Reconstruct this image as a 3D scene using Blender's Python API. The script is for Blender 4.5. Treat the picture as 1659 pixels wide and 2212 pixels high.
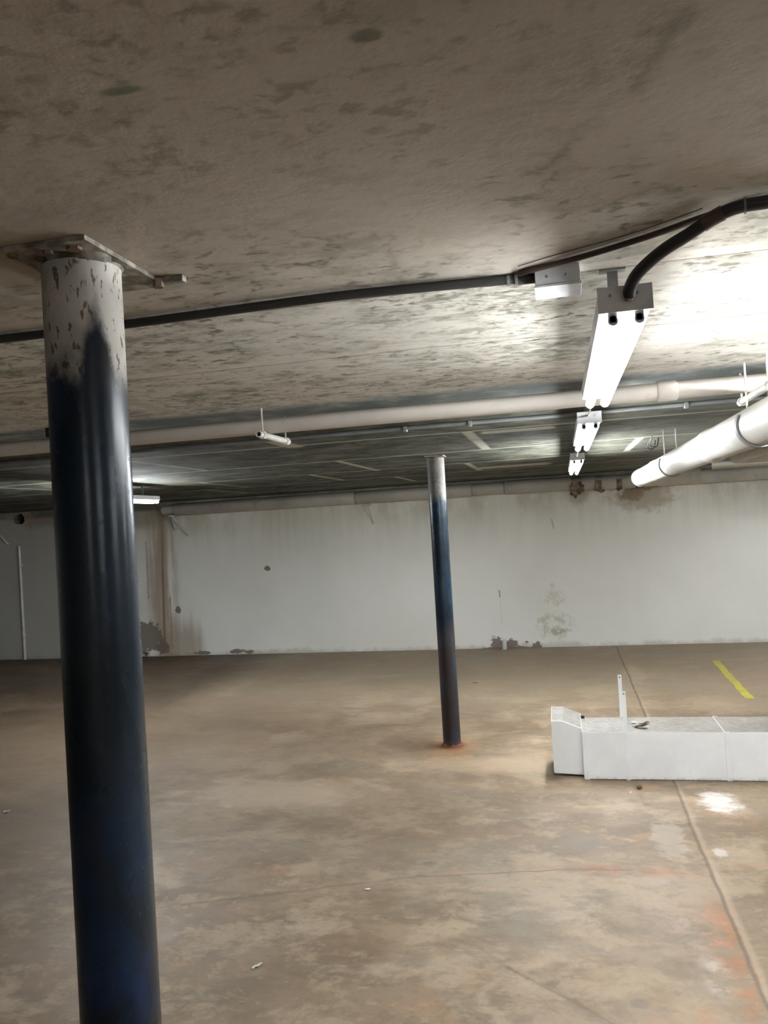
import bpy, bmesh, math, random
from mathutils import Vector, Matrix
random.seed(7)
for o in list(bpy.data.objects): bpy.data.objects.remove(o)
SC = bpy.context.scene
COL = SC.collection

# ---------------------------------------------------------------- camera
F_PX, IMG_W, IMG_H = 1725.0, 1659, 2212
YAW, PITCH, ROLL, EYE = 0.2168, 0.0149, -0.0584, 1.64
f = Vector((-math.sin(YAW)*math.cos(PITCH), math.cos(YAW)*math.cos(PITCH), math.sin(PITCH)))
r = Vector((math.cos(YAW), math.sin(YAW), 0)); u = r.cross(f)
r2 = r*math.cos(ROLL)+u*math.sin(ROLL); u2 = -r*math.sin(ROLL)+u*math.cos(ROLL)
cd = bpy.data.cameras.new('camera'); cam = bpy.data.objects.new('camera', cd); COL.objects.link(cam)
M = Matrix((r2, u2, -f)).transposed().to_4x4(); M.translation = (0, 0, EYE); cam.matrix_world = M
cd.sensor_fit = 'VERTICAL'; cd.sensor_height = 24; cd.lens = 24*F_PX/IMG_H; cd.clip_start = 0.02; cd.clip_end = 100
SC.camera = cam

# ---------------------------------------------------------------- world, exposure, lamp strength
w = bpy.data.worlds.new('world'); SC.world = w; w.use_nodes = True
w.node_tree.nodes['Background'].inputs[0].default_value = (0.5, 0.55, 0.6, 1)
w.node_tree.nodes['Background'].inputs[1].default_value = 0.0
SC.view_settings.view_transform = 'Standard'; SC.view_settings.look = 'None'
SC.view_settings.gamma = 1; SC.view_settings.use_curve_mapping = False
SC.view_settings.exposure = 2.3
TUBE_FIRST = 20.0     # nearest fitting, strength tuned on its own
TUBE_NEAR = 30.0      # second fitting of the row
TUBE_FAR = 76.0       # end of the row, strength raised to light the far wall
TUBE_LEFT = 60.0
TUBE_RIGHT = 68.0     # fitting just past the right picture edge
TUBE_FILL = 26.0      # unseen fittings added to fill the room with light

HC = 2.114            # ceiling height
WY = 10.09            # far wall

# ---------------------------------------------------------------- node helpers
class NT:
    def __init__(s, name, coord='Object'):
        s.m = bpy.data.materials.new(name); s.m.use_nodes = True; s.t = s.m.node_tree
        s.b = s.t.nodes['Principled BSDF']; s.out = s.t.nodes['Material Output']
        tc = s.t.nodes.new('ShaderNodeTexCoord'); s.co = tc.outputs[coord]
        sp = s.t.nodes.new('ShaderNodeSeparateXYZ'); s.t.links.new(s.co, sp.inputs[0])
        s.x, s.y, s.z = sp.outputs
    def put(s, inp, v):
        if isinstance(v, (int, float)):
            inp.default_value = (v, v, v, 1) if inp.type == 'RGBA' else v
        elif isinstance(v, tuple):
            inp.default_value = (*v, 1) if inp.type == 'RGBA' and len(v) == 3 else v
        else: s.t.links.new(v, inp)
    def ma(s, op, a, b=0.0, c=None, clamp=False):
        n = s.t.nodes.new('ShaderNodeMath'); n.operation = op; n.use_clamp = clamp
        s.put(n.inputs[0], a); s.put(n.inputs[1], b)
        if c is not None: s.put(n.inputs[2], c)
        return n.outputs[0]
    def add(s, a, b): return s.ma('ADD', a, b)
    def sub(s, a, b): return s.ma('SUBTRACT', a, b)
    def mul(s, a, b): return s.ma('MULTIPLY', a, b)
    def mx(s, a, b): return s.ma('MAXIMUM', a, b)
    def ss(s, v, a, b, lo=0.0, hi=1.0):
        n = s.t.nodes.new('ShaderNodeMapRange'); n.interpolation_type = 'SMOOTHSTEP'
        if a > b: a, b, lo, hi = b, a, hi, lo
        s.put(n.inputs[0], v); n.inputs[1].default_value = a; n.inputs[2].default_value = b
        n.inputs[3].default_value = lo; n.inputs[4].default_value = hi
        return n.outputs[0]
    def vec(s, scale=(1, 1, 1), loc=(0, 0, 0), v=None):
        n = s.t.nodes.new('ShaderNodeMapping'); s.put(n.inputs[0], v or s.co)
        n.inputs['Location'].default_value = loc; n.inputs['Scale'].default_value = scale
        return n.outputs[0]
    def noise(s, scale, detail=4, rough=0.55, v=None, dist=0.0):
        n = s.t.nodes.new('ShaderNodeTexNoise'); s.put(n.inputs['Vector'], v or s.co)
        n.inputs['Scale'].default_value = scale; n.inputs['Detail'].default_value = detail
        n.inputs['Roughness'].default_value = rough; n.inputs['Distortion'].default_value = dist
        return n.outputs[0]
    def mix(s, fac, a, b):
        n = s.t.nodes.new('ShaderNodeMix'); n.data_type = 'RGBA'
        s.put(n.inputs[0], fac); s.put(n.inputs[6], a); s.put(n.inputs[7], b)
        return n.outputs[2]
    # a soft-edged rotated rectangle / line mask on two axes; warp = ragged edges
    def rect(s, a, b, ca, cb, ha, hb, soft=0.02, rot=0.0, warp=None, amp=0.0):
        da = s.sub(a, ca); db = s.sub(b, cb)
        if rot:
            c_, s_ = math.cos(rot), math.sin(rot)
            da, db = s.add(s.mul(da, c_), s.mul(db, s_)), s.sub(s.mul(db, c_), s.mul(da, s_))
        da = s.ma('ABSOLUTE', da); db = s.ma('ABSOLUTE', db)
        if warp is not None:
            k = s.mul(s.sub(warp, 0.5), amp); da = s.add(da, k); db = s.add(db, k)
        return s.mul(s.ss(da, ha+soft, ha-soft), s.ss(db, hb+soft, hb-soft))
    def blob(s, a, b, ca, cb, ra, rb, soft=0.3, warp=None, amp=0.0):
        da = s.mul(s.sub(a, ca), 1/ra); db = s.mul(s.sub(b, cb), 1/rb)
        d = s.ma('SQRT', s.add(s.mul(da, da), s.mul(db, db)))
        if warp is not None: d = s.add(d, s.mul(s.sub(warp, 0.5), amp))
        return s.ss(d, 1+soft, 1-soft)
    def seg(s, a, b, p, q, wd, soft, warp=None, amp=0.0):
        L = math.hypot(q[0]-p[0], q[1]-p[1]); rot = math.atan2(q[1]-p[1], q[0]-p[0])
        return s.rect(a, b, (p[0]+q[0])/2, (p[1]+q[1])/2, L/2, wd/2, soft, rot, warp, amp)
    def done(s, color=None, rough=None, metal=None, bump=None, bstr=0.2, bdist=0.01, spec=None):
        if color is not None: s.put(s.b.inputs['Base Color'], color)
        if rough is not None: s.put(s.b.inputs['Roughness'], rough)
        if metal is not None: s.put(s.b.inputs['Metallic'], metal)
        if spec is not None: s.put(s.b.inputs['Specular IOR Level'], spec)
        if bump is not None:
            n = s.t.nodes.new('ShaderNodeBump'); n.inputs['Strength'].default_value = bstr
            n.inputs['Distance'].default_value = bdist; s.put(n.inputs['Height'], bump)
            s.t.links.new(n.outputs[0], s.b.inputs['Normal'])
        return s.m

def plain(name, col, rough=0.5, metal=0.0, var=0.12, scale=12, coord='Object'):
    n = NT(name, coord); k = n.noise(scale, 4)
    dark = tuple(c*(1-var*2) for c in col)
    return n.done(n.mix(n.ss(k, 0.35, 0.7), dark, col), n.ss(k, 0.2, 0.8, rough*0.9, min(1, rough*1.15)), metal)

def emit(name, strength, col=(0.92, 0.97, 1.0)):
    m = bpy.data.materials.new(name); m.use_nodes = True; t = m.node_tree
    b = t.nodes['Principled BSDF']; b.inputs['Base Color'].default_value = (0.8, 0.8, 0.8, 1)
    b.inputs['Emission Color'].default_value = (*col, 1); b.inputs['Emission Strength'].default_value = strength
    # faint end-to-end variation as in a real phosphor tube
    tc = t.nodes.new('ShaderNodeTexNoise'); tc.inputs['Scale'].default_value = 3
    mr = t.nodes.new('ShaderNodeMapRange'); mr.inputs[3].default_value = strength*0.97; mr.inputs[4].default_value = strength*1.03
    t.links.new(tc.outputs[0], mr.inputs[0]); t.links.new(mr.outputs[0], b.inputs['Emission Strength'])
    return m

# ---------------------------------------------------------------- materials: ceiling
def ceiling_mat():
    n = NT('painted_ceiling'); x, y = n.x, n.y
    big = n.noise(0.9, 3); mid = n.noise(4.5, 5, 0.6); fine = n.noise(26, 5, 0.6)
    zone_mid = n.ss(y, 1.25, 1.75)                     # slab with streaky mould
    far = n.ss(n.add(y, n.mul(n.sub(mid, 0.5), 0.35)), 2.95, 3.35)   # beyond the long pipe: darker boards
    base = n.mix(n.ss(big, 0.35, 0.65), (0.345, 0.298, 0.245), (0.405, 0.353, 0.297))
    base = n.mix(n.mul(zone_mid, 0.8), base, (0.60, 0.57, 0.51))
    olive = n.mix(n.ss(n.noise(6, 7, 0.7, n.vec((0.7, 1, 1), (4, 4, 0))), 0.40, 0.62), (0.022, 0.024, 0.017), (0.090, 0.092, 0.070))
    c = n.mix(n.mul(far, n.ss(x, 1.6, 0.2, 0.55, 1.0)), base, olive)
    # mould: organic clusters of small dark spots, longer along X
    dens = n.noise(2.4, 3, 0.6)
    sp1 = n.ss(n.noise(40, 3, 0.55, n.vec((0.7, 1, 1)), 0.3), 0.52, 0.70)
    sp2 = n.ss(n.noise(21, 4, 0.6, n.vec((0.75, 1, 1), (7, 3, 0)), 0.4), 0.57, 0.76)
    k1 = n.mul(n.mx(sp1, sp2), n.ss(dens, 0.40, 0.60, 0.25, 1.0))
    c = n.mix(n.mul(k1, n.ss(y, 0.9, 1.5, 0.48, 0.85)), c, (0.105, 0.095, 0.062))
    sp3 = n.ss(n.noise(8, 5, 0.62, n.vec((0.8, 1, 1), (1, 9, 0)), 0.5), 0.54, 0.68)
    c = n.mix(n.mul(sp3, n.ss(y, 1.0, 1.7, 0.26, 0.10)), c, (0.14, 0.125, 0.085))
    fog = n.mul(n.ss(y, 1.12, 1.28), n.ss(n.noise(12, 5, 0.65, n.vec((0.6, 1, 1), (2, 2, 0))), 0.46, 0.62))
    c = n.mix(n.mul(n.mul(fog, n.ss(dens, 0.42, 0.55)), 0.45), c, (0.17, 0.165, 0.115))
    # blurry larger blotches
    bl = n.ss(n.noise(5, 4, 0.6, n.vec((0.7, 1, 1), (3, 1, 0))), 0.54, 0.70)
    c = n.mix(n.mul(bl, 0.26), c, (0.20, 0.18, 0.14))
    # streaks along X on the second slab
    stz = n.mul(n.ss(y, 1.50, 1.62), n.ss(y, 3.5, 3.2))
    patch = n.ss(n.noise(1.9, 4, 0.6, n.vec((0.8, 1, 1), (5, 5, 0))), 0.40, 0.60, 0.25, 1.0)
    stz = n.mul(stz, n.ss(x, 0.42, -0.05, 0.22, 1.0))
    st = n.ss(n.noise(13, 6, 0.70, n.vec((0.62, 1.1, 1), (0, 5, 0)), 0.7), 0.50, 0.61)
    c = n.mix(n.mul(n.mul(n.mul(st, patch), stz), 0.80), c, (0.165, 0.17, 0.125))
    st2 = n.ss(n.noise(36, 4, 0.6, n.vec((0.6, 1.1, 1), (0, 5, 2)), 0.3), 0.55, 0.66)
    c = n.mix(n.mul(n.mul(n.mul(st2, patch), stz), 0.8), c, (0.12, 0.115, 0.085))
    # named marks near the camera: the big round spot and a diagonal mouldy streak
    c = n.mix(n.mul(n.blob(x, y, -0.156, 0.752, 0.016, 0.011, 0.35, fine, 0.8), 0.75), c, (0.10, 0.09, 0.06))
    c = n.mix(n.mul(n.blob(x, y, -0.425, 0.765, 0.022, 0.008, 0.45, fine, 1.2), 0.6), c, (0.06, 0.09, 0.05))
    for p, q in (((0.15, 0.80), (0.105, 0.95)), ((0.06, 1.03), (0.0, 1.13)), ((-0.26, 1.36), (-0.29, 1.62))):
        c = n.mix(n.mul(n.mul(n.seg(x, y, p, q, 0.02, 0.016, fine, 0.05), n.ss(fine, 0.40, 0.58)), 0.6), c, (0.11, 0.10, 0.07))
    # band along the long pipe: dirt plus the pipe's shadow painted in
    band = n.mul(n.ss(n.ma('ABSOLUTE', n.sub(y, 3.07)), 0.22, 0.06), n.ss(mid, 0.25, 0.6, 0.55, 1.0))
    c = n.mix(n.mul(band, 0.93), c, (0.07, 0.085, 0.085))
    # green growth close to the far wall
    c = n.mix(n.mul(n.ss(y, 8.0, 9.6), n.mul(n.ss(mid, 0.4, 0.6), 0.5)), c, (0.12, 0.15, 0.09))
    # filled seams (a pale compound) between boards
    seam = None
    for yy in (4.33, 5.55, 6.76, 7.97, 9.18):
        k = n.rect(x, y, -1.5, yy, 9.0, 0.020, 0.014, 0, mid, 0.02)
        seam = k if seam is None else n.mx(seam, k)
    for (xa, ya, yb, wd) in ((-1.47, 4.02, 4.42, 0.10), (-2.55, 4.33, 5.55, 0.035), (-1.55, 5.55, 6.9, 0.05), (-2.15, 6.76, 7.97, 0.05),
                       (-0.47, 4.33, 5.55, 0.06), (-1.62, 7.97, 9.2, 0.05), (-3.7, 7.97, 9.18, 0.05), (-0.75, 6.76, 7.97, 0.05), (-4.4, 5.55, 6.76, 0.04),
                       (-1.43, 2.42, 2.78, 0.06), (-1.99, 2.50, 2.80, 0.06), (-3.2, 6.76, 7.97, 0.04), (0.55, 5.55, 6.76, 0.05)):
        seam = n.mx(seam, n.rect(x, y, xa, (ya+yb)/2, wd/2, (yb-ya)/2, 0.012, 0, mid, 0.02))
    seam = n.mx(seam, n.rect(x, y, -0.2, 4.47, 0.20, 0.07, 0.02, 0, fine, 0.05))
    seam = n.mx(seam, n.rect(x, y, -0.42, 7.6, 0.35, 0.16, 0.04, 0, fine, 0.1))
    c = n.mix(n.mul(seam, n.ss(mid, 0.2, 0.55, 0.55, 0.9)), c, (0.40, 0.39, 0.32))
    # pale strips and dark hairline joints of the formwork
    for yy, xx in ((1.625, -0.9), (2.165, -0.6)):
        wob = n.add(y, n.mul(n.sub(n.noise(1.3, 2), 0.5), 0.05))
        c = n.mix(n.mul(n.rect(x, wob, xx, yy-0.03, 2.2, 0.024, 0.006), 0.45), c, (0.62, 0.57, 0.50))
        c = n.mix(n.mul(n.rect(x, wob, xx, yy, 2.2, 0.0025, 0.003), 0.8), c, (0.10, 0.08, 0.06))
    c = n.mix(n.mul(n.rect(x, y, 0.5, 2.12, 0.7, 0.003, 0.003), 0.6), c, (0.2, 0.18, 0.16))
    h = n.add(n.mul(mid, 0.8), n.mul(fine, 0.3))
    return n.done(c, n.ss(mid, 0.3, 0.7, 0.72, 0.92), bump=h, bstr=0.3, bdist=0.012, spec=0.16)

def floor_mat():
    n = NT('worn_concrete'); x, y = n.x, n.y
    a = n.noise(0.55, 4, 0.6, n.vec((0.8, 1, 1)), 0.3); b = n.noise(1.7, 6, 0.64, n.vec((0.75, 1, 1), (4, 2, 0)), 0.3)
    m = n.noise(4.2, 8, 0.70, n.vec((0.75, 1, 1), (1, 7, 0)), 0.25); fine = n.noise(30, 6, 0.65)
    q = n.noise(8.5, 8, 0.72, n.vec((0.7, 1, 1), (3, 11, 0)), 0.2); v = n.noise(2.6, 8, 0.68, n.vec((0.6, 1, 1), (12, 5, 0)), 0.3)
    c = n.mix(n.ss(a, 0.38, 0.60), (0.178, 0.130, 0.088), (0.262, 0.205, 0.150))
    c = n.mix(n.mul(n.ss(v, 0.46, 0.58), 0.65), c, (0.135, 0.100, 0.068))
    c = n.mix(n.mul(n.ss(n.noise(1.1, 8, 0.68, n.vec((0.7, 1, 1), (9, 3, 0)), 0.3), 0.50, 0.62), 0.65), c, (0.215, 0.195, 0.162))
    c = n.mix(n.mul(n.ss(b, 0.51, 0.60), 0.70), c, (0.345, 0.290, 0.225))
    c = n.mix(n.mul(n.ss(n.noise(2.3, 7, 0.68, n.vec((0.7, 1, 1), (2, 13, 0)), 0.3), 0.54, 0.66), 0.55), c, (0.300, 0.190, 0.112))
    c = n.mix(n.mul(n.ss(m, 0.50, 0.62), 0.55), c, (0.375, 0.315, 0.245))
    c = n.mix(n.mul(n.ss(q, 0.52, 0.62), 0.40), c, (0.140, 0.112, 0.082))
    c = n.mix(n.mul(n.ss(n.noise(14, 7, 0.7, n.vec((0.7, 1, 1))), 0.56, 0.68), 0.40), c, (0.40, 0.345, 0.275))
    c = n.mix(n.mul(n.ss(fine, 0.52, 0.70), 0.30), c, (0.13, 0.105, 0.080))
    # greyer, damp strip at the foot of the far wall
    c = n.mix(n.mul(n.ss(y, 9.2, 9.8), 0.55), c, (0.160, 0.130, 0.092))
    c = n.mix(n.mul(n.mul(n.ss(y, 9.4, 9.9), n.ss(x, -3.5, -6.0)), 0.6), c, (0.096, 0.057, 0.035))
    c = n.mix(n.mul(n.ss(n.ma('ABSOLUTE', n.add(n.sub(y, 9.0), n.mul(n.sub(b, 0.5), 1.2))), 0.35, 0.0), 0.45), c, (0.240, 0.147, 0.089))
    c = n.mix(n.mul(n.ss(x, -1.9, -3.2), n.ss(y, 9.0, 6.5, 0.35, 0.62)), c, (0.085, 0.060, 0.042))      # browner and darker towards the left
    mask = n.mul(n.ss(n.add(y, n.mul(n.sub(b, 0.5), 3.0)), 7.6, 6.6), n.ss(n.add(y, n.mul(n.sub(a, 0.5), 3.0)), 3.3, 4.3))
    c = n.mix(n.mul(n.mul(mask, n.ss(n.add(x, n.mul(n.sub(m, 0.5), 1.0)), 0.3, -0.8)), 0.50), c, (0.105, 0.078, 0.052))      # brown dirt, also darkened to offset lamp light on the mid floor
    edge = n.noise(15, 6, 0.65, n.vec((0.8, 1, 1)))
    far_l = n.mul(n.ss(y, 6.3, 8.0), n.ss(x, -4.2, -3.4)); c = n.mix(n.mul(far_l, 0.60), c, (0.42, 0.35, 0.27))
    c = n.mix(n.mul(n.ss(x, -0.7, 0.8), n.ss(y, 5.0, 3.0, 0.0, 0.42)), c, (0.15, 0.12, 0.09))  # near right floor darkened in colour to offset the right lamp's light
    # pale washed patches
    c = n.mix(n.mul(n.blob(x, y, -1.85, 4.72, 0.60, 0.26, 0.45, m, 3.0), 0.42), c, (0.368, 0.310, 0.245))
    c = n.mix(n.mul(n.blob(x, y, -0.55, 5.35, 0.6, 0.16, 0.5, m, 3.5), 0.40), c, (0.376, 0.302, 0.227))
    c = n.mix(n.mul(n.seg(x, y, (-3.445, 8.347), (-3.426, 7.497), 0.15, 0.025, m, 0.1), 0.55), c, (0.376, 0.310, 0.227))
    c = n.mix(n.mul(n.rect(x, y, -4.4, 7.35, 0.56, 0.34, 0.01), n.ss(n.add(x, n.mul(y, -0.02)), -3.85, -3.87, 0.0, 0.6)), c, (0.128, 0.106, 0.089))
    # white patches beside the floor joint
    wm = n.mul(n.blob(x, y, 0.76, 4.70, 0.085, 0.15, 0.45, edge, 2.6), 1.0)
    c = n.mix(n.mul(wm, 0.85), c, (0.62, 0.62, 0.65))
    w2 = n.blob(x, y, 0.43, 4.18, 0.075, 0.24, 0.30, edge, 3.2)
    c = n.mix(n.mul(w2, 0.40), c, (0.40, 0.375, 0.335))
    w3 = n.blob(x, y, 0.64, 4.02, 0.03, 0.05, 0.3, fine, 1.5)
    c = n.mix(n.mul(w3, 0.6), c, (0.55, 0.54, 0.54))
    w4 = n.mul(n.blob(x, y, 0.62, 8.35, 0.10, 0.45, 0.35, edge, 2.4), 0.6)
    c = n.mix(w4, c, (0.480, 0.408, 0.312))
    c = n.mix(n.mul(n.blob(x, y, 1.65, 7.9, 0.45, 0.55, 0.3, edge, 1.7), 0.5), c, (0.400, 0.310, 0.245))
    c = n.mix(n.mul(n.blob(x, y, 1.3, 7.0, 0.4, 0.3, 0.3, edge, 1.7), 0.45), c, (0.384, 0.310, 0.241))
    # rust bleeding
    rn = n.ss(n.noise(6, 8, 0.72, n.vec((1, 1, 1), (5, 1, 0))), 0.42, 0.60)
    def bleed(cx, cy, rx, ry, k, col, so=0.6, am=2.6):
        return n.mix(n.mul(n.mul(n.blob(x, y, cx, cy, rx, ry, so, m, am), rn), k), c, col)
    c = bleed(0.16, 3.79, 0.26, 0.05, 0.75, (0.27, 0.115, 0.045))
    c = bleed(0.50, 3.15, 0.055, 0.42, 0.70, (0.30, 0.125, 0.055))
    c = bleed(0.38, 3.42, 0.11, 0.30, 0.50, (0.36, 0.28, 0.265))
    c = bleed(0.43, 2.98, 0.05, 0.13, 0.55, (0.47, 0.44, 0.45))
    c = bleed(0.30, 2.72, 0.12, 0.10, 0.45, (0.31, 0.155, 0.08))
    c = n.mix(n.mul(n.blob(x, y, -0.866, 5.78, 0.20, 0.26, 0.5, m, 2.4), 0.55), c, (0.22, 0.120, 0.055))
    c = n.mix(n.mul(n.blob(x, y, -0.866, 5.78, 0.10, 0.12, 0.3, fine, 0.8), 0.75), c, (0.13, 0.05, 0.022))
    # round oily spots
    for (sx, sy, rr, k) in ((-0.722, 3.80, 0.026, 0.6), (-1.42, 3.78, 0.09, 0.4), (-0.03, 4.10, 0.13, 0.3), (-0.62, 2.95, 0.07, 0.35), (0.16, 2.78, 0.03, 0.5), (0.33, 3.0, 0.09, 0.35)):
        c = n.mix(n.mul(n.blob(x, y, sx, sy, rr, rr*0.8, 0.4, m, 1.2), k), c, (0.120, 0.102, 0.085))
    # cracks and the cut joint
    wob = n.mul(n.sub(n.noise(2.2, 4), 0.5), 0.09); yw = n.add(y, wob); xw = n.add(x, n.mul(n.sub(n.noise(3.0, 5, 0.6), 0.5), 0.035))
    cr = n.seg(x, yw, (-0.75, 3.66), (0.23, 3.81), 0.007, 0.005)
    cr = n.mx(cr, n.mul(n.seg(x, yw, (-1.75, 3.28), (-0.72, 3.66), 0.014, 0.016), 0.7))
    cr = n.mx(cr, n.mul(n.seg(xw, y, (-0.31, 2.96), (0.09, 2.64), 0.012, 0.012, fine, 0.03), 0.8))
    cr = n.mx(cr, n.mul(n.seg(xw, y, (-0.20, 2.90), (0.2, 2.52), 0.03, 0.03, m, 0.06), 0.5))
    c = n.mix(n.mul(cr, 0.75), c, (0.080, 0.060, 0.043))
    ch = n.rect(xw, y, 0.562, 5.2, 0.0075, 6.0, 0.006)
    rim = n.mul(n.rect(xw, y, 0.580, 5.2, 0.012, 6.0, 0.012, 0, fine, 0.03), 0.4)
    c = n.mix(rim, c, (0.384, 0.302, 0.234)); c = n.mix(n.mul(ch, 0.7), c, (0.112, 0.083, 0.060))
    tint = n.t.nodes.new('ShaderNodeMix'); tint.data_type = 'RGBA'; tint.blend_type = 'MULTIPLY'; tint.inputs[0].default_value = 1.0
    n.put(tint.inputs[6], c); tint.inputs[7].default_value = (0.83, 0.765, 0.675, 1); c = tint.outputs[2]
    rough = n.ss(n.add(n.mul(a, 0.5), n.mul(m, 0.5)), 0.38, 0.62, 0.50, 0.74)
    h = n.sub(n.add(n.mul(m, 0.4), n.mul(fine, 0.12)), n.add(n.mul(ch, 1.2), n.mul(cr, 0.8)))
    return n.done(c, rough, bump=h, bstr=0.22, bdist=0.01, spec=0.30)

def wall_mat(name='painted_plaster', marks=False):
    n = NT(name); x, z = n.x, n.z
    big = n.noise(0.7, 3); m = n.noise(5, 6, 0.6); fine = n.noise(22, 6, 0.65)
    drip = n.noise(4, 5, 0.6, n.vec((2.2, 1, 0.16)))
    c = n.mix(n.ss(big, 0.3, 0.7), (0.75, 0.735, 0.675), (0.82, 0.81, 0.76))
    c = n.mix(n.mul(n.ss(z, 1.0, 2.1), n.ss(drip, 0.35, 0.75, 0.25, 0.8)), c, (0.60, 0.56, 0.45))
    c = n.mix(n.mul(n.ss(fine, 0.55, 0.8), 0.12), c, (0.35, 0.34, 0.3))
    h = n.add(n.mul(m, 0.5), n.mul(fine, 0.12))
    if marks:
        c = n.mix(n.mul(n.ss(n.add(x, n.mul(n.sub(m, 0.5), 0.3)), -5.45, -6.6), 0.75), c, (0.27, 0.25, 0.215))
        foot = n.mul(n.ss(n.add(z, n.mul(n.sub(m, 0.5), 0.22)), 0.07, -0.01), 0.45)
        c = n.mix(foot, c, (0.30, 0.24, 0.17))
        # rust run below the leaking pipe, left
        rs = n.mul(n.blob(n.add(x, n.mul(n.sub(n.noise(1.8, 4, 0.6), 0.5), 0.22)), z, -5.40, 1.05, 0.22, 1.35, 0.42, drip, 0.9), n.ss(drip, 0.28, 0.55))
        c = n.mix(n.mul(rs, 0.75), c, (0.30, 0.20, 0.125))
        c = n.mix(n.mul(n.rect(n.add(x, n.mul(z, -0.03)), z, -5.42, 1.05, 0.020, 0.95, 0.022, 0, drip, 0.09), 0.85), c, (0.19, 0.10, 0.055))
        c = n.mix(n.mul(n.rect(x, z, -5.30, 0.45, 0.006, 0.36, 0.01, 0, fine, 0.03), 0.8), c, (0.13, 0.075, 0.05))
        c = n.mix(n.mul(n.rect(x, z, -5.62, 1.2, 0.008, 0.4, 0.012, 0, fine, 0.05), 0.6), c, (0.2, 0.14, 0.1))
        c = n.mix(n.mul(n.blob(x, z, -5.18, 0.12, 0.30, 0.34, 0.5, drip, 1.4), 0.65), c, (0.27, 0.19, 0.115))
        c = n.mix(n.mul(n.blob(x, z, -5.6, 2.0, 0.55, 0.22, 0.5, m, 1.0), 0.6), c, (0.22, 0.16, 0.11))
        c = n.mix(n.mul(n.blob(x, z, -7.1, 2.02, 0.55, 0.14, 0.4, m, 1.2), 0.6), c, (0.23, 0.15, 0.09))
        # plaster fallen off down to the brown render
        pk = n.blob(x, z, -5.45, 0.10, 0.07, 0.06, 0.1, fine, 2.0)
        pk = n.mx(pk, n.blob(x, z, -0.875, 0.055, 0.075, 0.085, 0.08, fine, 3.2))
        pk = n.mx(pk, n.blob(x, z, -0.68, 0.05, 0.075, 0.06, 0.08, fine, 3.2))
        pk = n.mx(pk, n.blob(x, z, -0.38, 0.02, 0.06, 0.045, 0.08, fine, 3.2))
        pk = n.mx(pk, n.blob(x, z, -0.50, 0.07, 0.02, 0.012, 0.1, fine, 3.2))
        pk = n.mx(pk, n.blob(x, z, -0.74, -0.01, 0.33, 0.035, 0.1, fine, 1.0))
        pk = n.mx(pk, n.blob(x, z, -4.36, 0.04, 0.10, 0.03, 0.1, fine, 2.2))
        pk = n.mx(pk, n.blob(x, z, -4.18, 0.03, 0.07, 0.025, 0.1, fine, 2.2))
        pk = n.mx(pk, n.blob(x, z, -4.85, 0.03, 0.12, 0.025, 0.1, fine, 2.2))
        pk = n.mx(pk, n.blob(x, z, -3.86, 1.136, 0.045, 0.035, 0.15, fine, 2.8))
        pk = n.mx(pk, n.blob(x, z, -5.19, 0.63, 0.04, 0.05, 0.15, fine, 2.0))
        c = n.mix(n.mul(pk, 0.9), c, (0.17, 0.135, 0.105))
        h = n.sub(h, n.mul(pk, 2.0))
        # damp flakes right of the second column
        ed = n.noise(13, 7, 0.7); fl = n.ss(n.noise(9, 6, 0.7, n.vec((1, 1, 1), (2, 2, 5))), 0.40, 0.56)
        c = n.mix(n.mul(n.mul(n.blob(x, z, -0.14, 0.27, 0.20, 0.15, 0.22, ed, 2.2), fl), 0.62), c, (0.46, 0.42, 0.31))
        c = n.mix(n.mul(n.mul(n.blob(x, z, -0.11, 0.20, 0.11, 0.05, 0.2, ed, 2.4), fl), 0.62), c, (0.34, 0.31, 0.23))
        c = n.mix(n.mul(n.mul(n.blob(x, z, -0.14, 0.60, 0.14, 0.10, 0.3, ed, 2.4), fl), 0.42), c, (0.46, 0.42, 0.33))
        c = n.mix(n.mul(n.blob(x, z, -0.15, 0.76, 0.03, 0.03, 0.3, ed, 2.4), 0.3), c, (0.40, 0.38, 0.30))
        c = n.mix(n.mul(n.seg(x, z, (-0.805, 0.725), (-0.800, 0.64), 0.012, 0.008, fine, 0.01), 0.85), c, (0.10, 0.06, 0.04))
        c = n.mix(n.mul(n.seg(x, z, (-0.800, 0.66), (-0.795, 0.30), 0.004, 0.005), 0.4), c, (0.2, 0.17, 0.14))
        c = n.mix(n.mul(n.seg(x, z, (-0.11, 1.58), (-0.09, 1.46), 0.014, 0.01, fine, 0.02), 0.6), c, (0.2, 0.19, 0.16))
        # brown leak below the drain junction, right
        c = n.mix(n.mul(n.blob(x, z, 0.98, 1.80, 0.34, 0.17, 0.40, ed, 2.0), 0.60), c, (0.30, 0.225, 0.13))
        c = n.mix(n.mul(n.blob(x, z, 0.86, 1.84, 0.13, 0.10, 0.35, ed, 2.2), 0.7), c, (0.17, 0.11, 0.06))
        c = n.mix(n.mul(n.blob(x, z, 0.22, 1.86, 0.12, 0.12, 0.4, ed, 1.6), 0.5), c, (0.3, 0.24, 0.18))
        for (cx, cz, rx, rz) in ((-5.70, 0.27, 0.28, 0.20), (-5.44, 0.12, 0.10, 0.10)):
            c = n.mix(n.mul(n.blob(x, z, cx, cz, rx, rz, 0.06, ed, 1.6), 0.9), c, (0.17, 0.135, 0.105))
        c = n.mix(n.mul(n.ss(z, 1.98, 2.04), 0.85), c, (0.09, 0.085, 0.065))  # wall top painted dark so the lit gap above the pipe reads shaded
        c = n.mix(n.ss(n.y, WY+0.003, WY+0.012), c, (0.012, 0.010, 0.009))      # inside of the hole painted dark, standing in for its depth shade
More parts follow.
